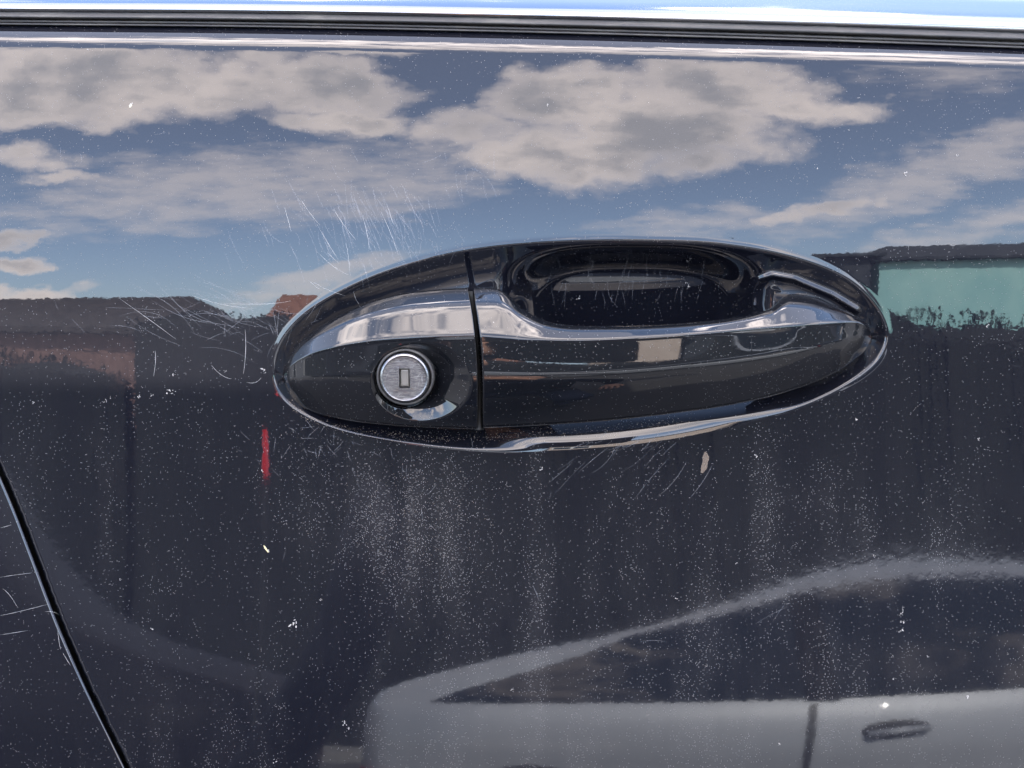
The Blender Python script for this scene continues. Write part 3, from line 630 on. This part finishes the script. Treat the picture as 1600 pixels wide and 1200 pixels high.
def parked_car(loc, label, M, L=4.30, belt=.94, roof=1.42, tail0=.62, win0=.50, bp=1.90):
    """a hatchback lying along x, nose to +x, near side at y = 0 looking to +y"""
    root = empty('parked_car', loc, label, 'car', 'cars parked across the street')
    top = spline([0, .12, .40, 1.1, 2.1, 2.85, 3.40, 3.7, 4.0, L], [.98, 1.06, roof-.25, roof-.10, roof, roof-.02, 1.06, .94, .80, .62])
    bl = spline([0, .5, 1.2, bp, 2.9, 3.3, L], [belt+.02, belt+.02, belt+.01, belt, belt-.03, .88, .58])
    inn = spline([0, .08, .3, .8, 3.4, 3.9, 4.15, L], [.42, .20, .07, 0, 0, .08, .25, .5])
    sill = spline([0, .15, .5, 3.5, L], [.38, .28, .22, .22, .30])
    def sec(x):
        B, Tp = float(bl(x)), max(float(top(x)), float(bl(x))+.04); g_ = Tp-B; i_ = float(inn(x)); s_ = float(sill(x)); sp = B-s_
        pt = [(-.07, s_), (-.02, s_+.06*sp), (.0, s_+.30*sp), (.005, s_+.55*sp), (-.008, s_+.70*sp), (-.004, s_+.74*sp), (-.03, s_+.93*sp), (-.055, B),
              (-.075-.10*g_, B+.22*g_), (-.085-.26*g_, B+.55*g_), (-.10-.44*g_, B+.91*g_), (-.16-.52*g_, B+.965*g_), (-.34-.3*g_, Tp-.008), (-.60, Tp+.01)]
        pt = [(a-i_, z_) for a, z_ in pt]
        return pt + [(-1.72-a, z_) for a, z_ in pt[::-1]]
    xs = np.unique(np.concatenate([np.linspace(0, .5, 9), np.linspace(.5, 3.4, 24), np.linspace(3.4, L, 10)]))
    P = np.array([[(x_, a, z_) for a, z_ in sec(x_)] for x_ in xs]); n, k = P.shape[:2]
    fs = grid_faces(n, k, True).tolist() + [list(range(k)), [(n-1)*k+i for i in range(k)][::-1]]
    me = mesh('body', P.reshape(-1, 3), fs); bm = bmesh.new(); bm.from_mesh(me); bmesh.ops.recalc_face_normals(bm, faces=bm.faces); bm.to_mesh(me); bm.free()
    bodyo = link('body', me, M, root); mo = bodyo.modifiers.new('smooth', 'SUBSURF'); mo.levels = 1; mo.render_levels = 1
    def side(x_, z_, o_=.006):               # a point on the near side at a given height
        s_ = sec(x_)[:14]; return (x_, float(np.interp(z_, [q_[1] for q_ in s_], [q_[0] for q_ in s_]))+o_, z_)
    def patch(name, x0, x1, lo, hi, m, nx=14, nz=6, o_=.006, parent=root):
        G = np.array([[side(x_, lo(x_)+(hi(x_)-lo(x_))*f, o_) for f in np.linspace(0, 1, nz)] for x_ in np.linspace(x0, x1, nx)]); fs_ = grid_faces(*G.shape[:2])
        me_ = mesh(name, G.reshape(-1, 3), fs_); ob = link(name, me_, m, parent); return ob
    B_ = lambda x_: float(bl(x_))+.025
    T_ = lambda x_: float(bl(x_))+(float(top(x_))-float(bl(x_)))*.925
    patch('window', win0, bp-.05, B_, lambda x_: B_(x_)+(T_(x_)-B_(x_))*min(1, ((x_-win0)/.75)**.62+.03), M_TINT)
    patch('window', bp+.05, 3.28, B_, lambda x_: max(B_(x_)+.01, min(T_(x_), B_(x_)+(T_(x_)-B_(x_))*min(1, (3.3-x_)/.50))), M_TINT)
    def seam(x_of, z0, z1): 
        zz = np.linspace(z0, z1, 14); G = np.array([[side(x_of(z_)-.013, z_, .003), side(x_of(z_)+.013, z_, .003)] for z_ in zz]); link('door_seam', mesh('door_seam', G.reshape(-1, 3), grid_faces(14, 2)), M_TRIM, root)
    seam(lambda z_: bp-.03-.16*(belt-z_), .30, belt); seam(lambda z_: 3.28, .30, belt-.06); 0
    for hx in (bp+.13,):
        r_ = MB(); p_ = side(hx+.10, belt-.125, 0); bmesh.ops.create_uvsphere(r_.b, u_segments=20, v_segments=10, radius=1)
        for v in r_.b.verts: v.co = Vector((p_[0]+v.co.x*.115, p_[1]+v.co.y*.006, p_[2]+v.co.z*.042))
        hb = r_.build('handle_recess', M_TRIM, root, True)
        r_ = MB(); r_.cyl((hx, p_[1]+.018, p_[2]-.010), (hx+.2, p_[1]+.018, p_[2]+.004), .015, .013); r_.build('handle', M, hb, True)
    G = [side(x_, .52, .004) for x_ in (.5, 3.2)]; MB().box((.6, -.004, .50), (3.02, .016, .545), .006).build('side_moulding', M_TRIM, root)
    patch('window_pillar', bp-.055, bp+.055, lambda x_: B_(x_)-.01, lambda x_: T_(x_)+.004, mat('matt_black_trim', (.006, .006, .007), .85, spec=.1)[0], 4, 6, .008)
    patch('tail_lamp', .03, .20, lambda x_: .50, lambda x_: .66, M_RED, 6, 6, .010)
    patch('headlamp', 3.80, 4.12, lambda x_: .60, lambda x_: .74, M_CLEAR, 8, 3, .010)
    MB().prism([(2.92, -.10, belt), (3.04, -.10, belt), (3.02, -.10, belt+.11), (2.94, -.10, belt+.12)], (0, .24, 0)).build('door_mirror', M, root)
    for wx in (.72, 3.45):
        a_ = MB().cyl((wx, -.10, .34), (wx, .008, .34), .37, seg=28).build('wheel_arch', M_TRIM, root)
        w_ = MB().cyl((wx, -.20, .31), (wx, .02, .31), .31, seg=32).build('wheel', M_TYRE, root)
        r_ = MB().cyl((wx, .0, .31), (wx, .027, .31), .21, .19, 28)
        for kk in range(5): a = kk*2*math.pi/5; r_.cyl((wx, .03, .31), (wx+.18*math.cos(a), .028, .31+.18*math.sin(a)), .022, .014, 6)
        r_.build('rim', M_RIM, w_)
    for wx in (.72, 3.45): MB().cyl((wx, -1.74, .31), (wx, -1.52, .31), .31, seg=24).build('wheel', M_TYRE, root)
    return root
sc_ = parked_car((-.70, -2.70, 0), 'silver hatchback across the street, mirrored in the lower half of the door', M_SILVER, win0=.34, bp=1.68); sc_.rotation_euler = (0, 0, R(7))
pc = parked_car((-.98, -4.30, 0), 'black hatchback parked behind the tail of the silver car', M_BLACKCAR); pc.rotation_euler = (0, 0, math.pi)
parked_car((3.95, -2.62, 0), 'black hatchback parked ahead of the nose of the silver car', M_BLACKCAR)

def noisy(name, c1, c2, scale, rough=.8):
    m, t, b = mat(name, c1, rough, spec=.2); oc = t.n.new('ShaderNodeTexCoord').outputs['Object']
    t.put(b.inputs['Base Color'], t.mix(t.step(t.noise(oc, scale, 5, .65), .35, .65), c1, c2)); return m
M_LEAF = noisy('dark_hedge_leaf', (.006, .007, .0075), (.010, .0115, .011), 3)
M_LEAF2 = noisy('conifer_leaf', (.008, .013, .010), (.014, .022, .015), 2)
M_BARK = noisy('bark', (.06, .045, .03), (.10, .08, .06), 5)
def leaf_cloud(name, centres, radii, n, size, m, parent=None):
    centres = np.array(centres, float); radii = np.array(radii, float); k = rng.integers(0, len(centres), n)
    d = rng.normal(size=(n, 3)); d /= np.linalg.norm(d, axis=1)[:, None]; c = centres[k]+d*radii[k]*(rng.uniform(.55, 1, n)**.5)[:, None]
    a = rng.normal(size=(n, 3)); b_ = rng.normal(size=(n, 3)); a *= size/np.linalg.norm(a, axis=1)[:, None]; b_ *= size*.6/np.linalg.norm(b_, axis=1)[:, None]
    vs = np.stack([c-a, c+b_, c+a, c-b_], 1).reshape(-1, 3); i = np.arange(n)*4
    return link(name, mesh(name, vs, np.stack([i, i+1, i+2, i+3], 1), False), m, parent)
def hedge(x0, x1, y_, h, label):
    root = empty('hedge', ((x0+x1)/2, y_, .12), label, 'hedge', 'hedges along the far pavement'); L = x1-x0
    nx = int(L/.5); hs = [h+rng.normal(0, .05) for _ in range(nx+1)]
    vs = []; 
    for i in range(nx+1):
        x_ = -L/2+L*i/nx
        for a, z_ in ((.42, 0), (.50, .5*h), (.46, .9*h), (.25, 1.0), (-.25, 1.0), (-.5, .5*h), (-.42, 0)):
            vs.append((x_, a+rng.normal(0, .04), (hs[i]-.12 if z_ == 1.0 else z_)))
    ob = link('foliage', mesh('foliage', np.array(vs), grid_faces(nx+1, 7), False), M_LEAF, root)
    cs = [(rng.uniform(-L/2, L/2), .46, rng.uniform(.1, h-.15)) for _ in range(int(L*6))]+[(rng.uniform(-L/2, L/2), rng.uniform(-.3, .4), h-.16) for _ in range(int(L*4))]
    lf = leaf_cloud('leaf', cs, [(.3, .10, .12)]*len(cs), int(L*800),   .026, M_LEAF, root); lf['kind'] = 'stuff'
hedge(-26, -4.1, -8.4, 1.80, 'clipped dark hedge in front of the brown-roofed bungalow')
hedge(-3.9, 8.2, -8.2, 2.12, 'clipped dark hedge behind the silver hatchback')
hedge(8.2, 30, -8.6, 2.40, 'clipped dark hedge in front of the pale green house')

M_WIN = mat('house_window_glass', (.02, .025, .03), .05, 0, 0, .6)[0]
M_WHITE = mat('white_window_frame', (.75, .75, .73), .5)[0]
def house(x0, x1, y_, d, eave, ridge, wall, roofm, label, wins, hip=.0, chim=None):
    root = empty('house', ((x0+x1)/2, y_, 0), label, 'house', 'houses across the street'); w = (x1-x0)/2
    MB().box((-w, -d, 0), (w, 0, eave)).build('wall', wall, root)
    r = MB(); ov = .35
    a = [(-w-ov, ov, eave), (w+ov, ov, eave), (w+ov, -d-ov, eave), (-w-ov, -d-ov, eave)]; b1, b2 = (-w-ov+hip, -d/2, ridge), (w+ov-hip, -d/2, ridge)
    z0 = [(p[0], p[1], p[2]+.12) for p in a]
    for f in ((z0[0], z0[1], b2, b1), (z0[2], z0[3], b1, b2), (z0[1], z0[2], b2), (z0[3], z0[0], b1), (a[0], a[1], z0[1], z0[0]), (a[1], a[2], z0[2], z0[1]), (a[2], a[3], z0[3], z0[2]), (a[3], a[0], z0[0], z0[3]), a[::-1]): r.poly(f)
    ro = r.build('roof', roofm, root)
    if chim is not None: MB().box((chim-.3, -d/2-.3, ridge-.6), (chim+.3, -d/2+.3, ridge+.5)).build('chimney', wall, ro)
    for wx, wz, ww, wh in wins:
        f = MB().box((wx-ww/2-.06, 0, wz-.06), (wx+ww/2+.06, .05, wz+wh+.06)).build('window', M_WHITE, root)
        MB().box((wx-ww/2, .04, wz), (wx-.03, .058, wz+wh)).build('pane', M_WIN, f); MB().box((wx+.03, .04, wz), (wx+ww/2, .058, wz+wh)).build('pane', M_WIN, f)
    MB().box((-.45, 0, .12), (.45, .06, 2.15)).build('door', M_TRIM, root)
BR = noisy('brown_roof_tile', (.16, .075, .05), (.24, .12, .085), 4); SL = noisy('slate_roof', (.022, .026, .032), (.040, .045, .052), 3); BK = noisy('red_brown_brick', (.12, .07, .06), (.19, .115, .10), 5)
TE = noisy('pale_green_render', (.22, .42, .42), (.30, .50, .48), .5); BG = noisy('beige_render', (.44, .36, .30), (.52, .44, .38), .6); GR_ = noisy('dull_brown_roof', (.030, .026, .026), (.05, .042, .04), 3)
house(-21.5, -9.6, -23, 7, 3.3, 4.95, BK, GR_, 'brown brick bungalow, leftmost of the houses across the street', [(-4, 1.0, 1.6, 1.3), (3.6, 1.0, 1.8, 1.3)], 1.8)
house(-29, -23.2, -25, 6, 3.2, 5.4, BG, BR, 'small beige house beyond the brick bungalow', [(-1.2, 1, 1.2, 1.2)], .6)
house(-8.3, -3.4, -26, 6, 3.2, 5.3, BK, BR, 'narrow brick house with a brown tiled roof', [(-1.3, 1.2, 1.0, 1.3), (1.4, 1.2, 1.0, 1.3)], .0, 1.2)
house(.6, 5.6, -23, 7, 6.7, 7.3, BG, SL, 'tall beige rendered house opposite the door handle', [(-1.9, 4.4, .9, 1.2), (-1.9, 2.4, .9, 1.2)], 1.2)
house(9.9, 27, -22, 7, 5.15, 6.6, TE, SL, 'pale green rendered house under a dark slate roof', [(4.5, 2.6, 1.4, 1.3)], 2.2, 3)
house(-2.6, .6, -24, 6, 3.0, 4.3, SL, SL, 'small dark clad garage between two houses', [], .0)
def tree(x_, y_, h, r_, label, cone=True):
    root = empty('tree', (x_, y_, 0), label, 'tree', 'trees between the houses')
    MB().cyl((0, 0, 0), (0, 0, h*.8), .16, .04, 10).build('trunk', M_BARK, root)
    cs = []; rs = []
    for i in range(44):
        f = rng.uniform(.12, .93); q_ = r_*(1-f**1.6)*.75+.12; a = rng.uniform(0, 6.28); cs.append((q_*.6*math.cos(a), q_*.6*math.sin(a), h*f)); rs.append((q_*.8, q_*.8, h*.09))
    leaf_cloud('crown', cs, rs, 9000, .10, M_LEAF2, root)
house(5.8, 9.5, -21.6, 6, 5.3, 6.1, SL, SL, 'dark clad barn left of the pale green house', [], .0)
tree(-22.4, -22, 4.3, 1.2, 'dark tree between the beige house and the bungalow'); tree(29, -21, 6.2, 2.0, 'tall dark tree right of the pale green house')

# ================================================================== the photographer, crouching in front of the door with a phone
M_JACKET = noisy('charcoal_jacket', (.007, .008, .011), (.010, .012, .016), 30); M_JEANS = noisy('dark_jeans', (.02, .026, .045), (.03, .038, .06), 40)
M_SKIN = mat('skin', (.50, .27, .18), .5)[0]; M_HAIR = mat('brown_hair', (.03, .018, .010), .6)[0]; M_SHOE = mat('shoe', (.02, .02, .02), .6)[0]; M_EYE = mat('eye', (.05, .04, .035), .15)[0]
PX0, PY0 = -.12, -.40
person = empty('person', (PX0, PY0-.62, 0), 'person in a dark jacket sitting on the ground before the door, phone held up', 'person')
def skinned(name, joints, edges, mats, parent, pick=None, sub=2):
    me = bpy.data.meshes.new(name); me.from_pydata([Vector(j[:3])-parent.location for j in joints], edges, [])
    o = bpy.data.objects.new(name, me); COL.objects.link(o); sk = o.modifiers.new('skin', 'SKIN'); sk.use_smooth_shade = True
    for v, j in zip(me.skin_vertices[0].data, joints): v.radius = (j[3], j[3]*(j[4] if len(j) > 4 else 1))
    me.skin_vertices[0].data[0].use_root = True
    su = o.modifiers.new('s', 'SUBSURF'); su.levels = sub; su.render_levels = sub
    bpy.context.view_layer.update(); dg = bpy.context.evaluated_depsgraph_get(); nm = bpy.data.meshes.new_from_object(o.evaluated_get(dg)); bpy.data.objects.remove(o)
    nm.name = name; ob = link(name, nm, mats, parent); nm.polygons.foreach_set('use_smooth', [True]*len(nm.polygons))
    if pick:
        for p in nm.polygons: p.material_index = pick(p.center+parent.location)
    return ob
cx, cy = PX0, PY0
J = [(cx, cy-.72, .14, .15, .85), (cx, cy-.70, .34, .145, .8), (cx, cy-.64, .54, .16, .75), (cx, cy-.60, .65, .10, .9), (cx, cy-.58, .71, .055), (cx, cy-.57, .77, .055),
     (cx+.18, cy-.61, .62, .065), (cx+.32, cy-.76, .38, .050), (cx+.36, cy-.86, .13, .030), (cx-.16, cy-.53, .70, .065), (cx-.19, cy-.25, .94, .046), (cx-.002, cy-.06, 1.245, .032),
     (cx-.11, cy-.68, .14, .095), (cx-.20, cy-.24, .42, .065), (cx-.17, cy-.52, .10, .045), (cx-.17, cy-.38, .05, .04), (cx+.11, cy-.68, .14, .095), (cx+.20, cy-.24, .40, .065), (cx+.17, cy-.50, .10, .045), (cx+.17, cy-.36, .05, .04)]
Eb = [(0,1),(1,2),(2,3),(3,4),(4,5),(2,6),(6,7),(7,8),(2,9),(9,10),(10,11),(0,12),(12,13),(13,14),(14,15),(0,16),(16,17),(17,18),(18,19)]
def pickb(p):
    if p.z > .72 and abs(p.x-cx) < .08 and p.y < cy-.45: return 1
    if p.z > 1.25: return 1
    if p.z < .09: return 3
    return 2 if p.z < .26 or (p.y > cy-.5 and p.z < .50 and not (p.x > cx+.24)) else 0
skinned('body', J, Eb, [M_JACKET, M_SKIN, M_JEANS, M_SHOE], person, pickb)
# head with a face
bm = bmesh.new(); bmesh.ops.create_icosphere(bm, subdivisions=5, radius=1)
for v in bm.verts:
    c = v.co; x_, y_, z_ = c.x*.076, c.y*.096, c.z*.115
    if z_ < -.02: k_ = 1-.38*((-z_-.02)/.095)**1.2; x_ *= k_; y_ *= (1-.15*((-z_-.02)/.095))
    fr = max(0, c.y)
    y_ += .022*math.exp(-((x_/.012)**2+((z_+.020)/.022)**2))*fr + .010*math.exp(-((x_/.009)**2+((z_-.005)/.03)**2))*fr      # nose
    y_ -= .008*fr*(math.exp(-(((x_-.031)/.016)**2+((z_-.012)/.011)**2))+math.exp(-(((x_+.031)/.016)**2+((z_-.012)/.011)**2)))  # sockets
    y_ += .005*fr*math.exp(-((x_/.024)**2+((z_+.053)/.006)**2)) + .004*fr*math.exp(-((x_/.02)**2+((z_+.066)/.006)**2)) + .006*fr*math.exp(-((x_/.02)**2+((z_+.098)/.014)**2))
    v.co = (x_, y_, z_)
for f in bm.faces: f.smooth = True
me = bpy.data.meshes.new('head'); bm.to_mesh(me); bm.free()
hd = link('head', me, M_SKIN, person); hd.location = (0, cy-.555-person.location.y, .835); hd.rotation_euler = (R(22), 0, R(-9))
bm = bmesh.new(); bmesh.ops.create_icosphere(bm, subdivisions=4, radius=1)
for v in list(bm.verts):
    if (v.co.y > .35 and v.co.z < .52) or v.co.z < -.45: bm.verts.remove(v)
for v in bm.verts: n_ = 1+.03*math.sin(40*v.co.x+9*v.co.z); v.co = (v.co.x*.083*n_, v.co.y*.104*n_-.003, v.co.z*.121*n_+.002)
me = bpy.data.meshes.new('hair'); bm.to_mesh(me); bm.free(); link('hair', me, M_HAIR, hd)
for s_ in (-1, 1):
    bm = bmesh.new(); bmesh.ops.create_uvsphere(bm, u_segments=12, v_segments=8, radius=.011); bmesh.ops.translate(bm, verts=bm.verts, vec=(s_*.031, .079, .012)); me = bpy.data.meshes.new('eye'); bm.to_mesh(me); bm.free(); link('eye', me, M_EYE, hd)
    bm = bmesh.new(); bmesh.ops.create_uvsphere(bm, u_segments=12, v_segments=8, radius=1)
    for v in bm.verts: v.co = (s_*.076+v.co.x*.008, v.co.y*.017-.005, v.co.z*.030)
    me = bpy.data.meshes.new('ear'); bm.to_mesh(me); bm.free(); link('ear', me, M_SKIN, hd)
# phone right behind the lens, and a hand with five fingers closed on its end
ph = empty('phone', (CAM-FWD*.010).tolist(), 'slim black phone held sideways in one hand', 'phone'); ph.rotation_euler = (-PITCH, 0, 0)
MB().box((-.075, -.004, -.042), (.087, .004, .036), .003).build('case', mat('phone_back', (.012, .013, .015), .12)[0], ph)
MB().box((-.072, -.0055, -.039), (.084, -.0042, .033)).build('screen', mat('phone_glass', (.01, .01, .012), .05)[0], ph)
Mph = Matrix.Translation(Vector((CAM-FWD*.010).tolist())) @ Matrix.Rotation(-PITCH, 4, 'X')
def hand(side):
    s_ = side; ex = .110 if s_ > 0 else -.075
    def w(x_, y_, z_, r_): p = Mph @ Vector((ex+s_*x_, y_, z_-.006)); return (p.x, p.y, p.z, r_)
    js = [w(.030, -.05, -.075, .026), w(.034, -.030, -.045, .026), w(.034, -.020, -.020, .022)]; es = [(0, 1), (1, 2)]
    for k, (z_, l_) in enumerate(((.012, .9), (-.008, 1.0), (-.027, .95), (-.045, .75))):
        b0 = len(js); js += [w(.030, -.014, z_-.004, .0095), w(.020, .010, z_, .0088), w(.004, .017, z_+.001, .0080), w(-.018*l_, .0125, z_+.002, .0070)]; es += [(1 if k > 1 else 2, b0), (b0, b0+1), (b0+1, b0+2), (b0+2, b0+3)]
    b0 = len(js); js += [w(.020, -.030, -.050, .0115), w(.002, -.022, -.042, .0100), w(-.014, -.0135, -.030, .0085)]; es += [(1, b0), (b0, b0+1), (b0+1, b0+2)]
    skinned('hand', js, es, M_SKIN, person)
hand(-1)

def rest_hand():
    o_ = Vector((cx+.36, cy-.86, .115)); js = [(o_.x, o_.y, o_.z, .026), (o_.x-.01, o_.y+.05, o_.z-.012, .028), (o_.x-.012, o_.y+.085, o_.z-.02, .024)]; es = [(0, 1), (1, 2)]
    for k in range(4):
        b0 = len(js); dx = -.028+.019*k; l_ = (.8, .95, 1.0, .9)[k]
        js += [(o_.x-.01+dx, o_.y+.09, o_.z-.02, .0095), (o_.x-.01+dx*1.15, o_.y+.09+.035*l_, o_.z-.03, .0088), (o_.x-.01+dx*1.2, o_.y+.09+.058*l_, o_.z-.052, .008), (o_.x-.01+dx*1.2, o_.y+.09+.064*l_, o_.z-.072, .007)]; es += [(2, b0), (b0, b0+1), (b0+1, b0+2), (b0+2, b0+3)]
    b0 = len(js); js += [(o_.x+.025, o_.y+.055, o_.z-.016, .0115), (o_.x+.040, o_.y+.082, o_.z-.026, .010), (o_.x+.044, o_.y+.105, o_.z-.038, .0085)]; es += [(1, b0), (b0, b0+1), (b0+1, b0+2)]
    skinned('hand', js, es, M_SKIN, person)
rest_hand()

mp_ = empty('red_streak_stake', (-.425, -1.05, 0), 'slim dark stake with a small red tip, added for the red streak mirrored in the door', 'stake')  # invented stake, placed so its tip mirrors as a red streak
MB().cyl((0, 0, 0), (0, 0, 1.286), .0042, .004, 12).build('shaft', mat('dark_stake', (.008, .009, .009), .6, .0)[0], mp_)
MB().cyl((0, 0, 1.286), (0, 0, 1.304), .0060, .0048, 14).build('red_tip', M_RED, mp_)
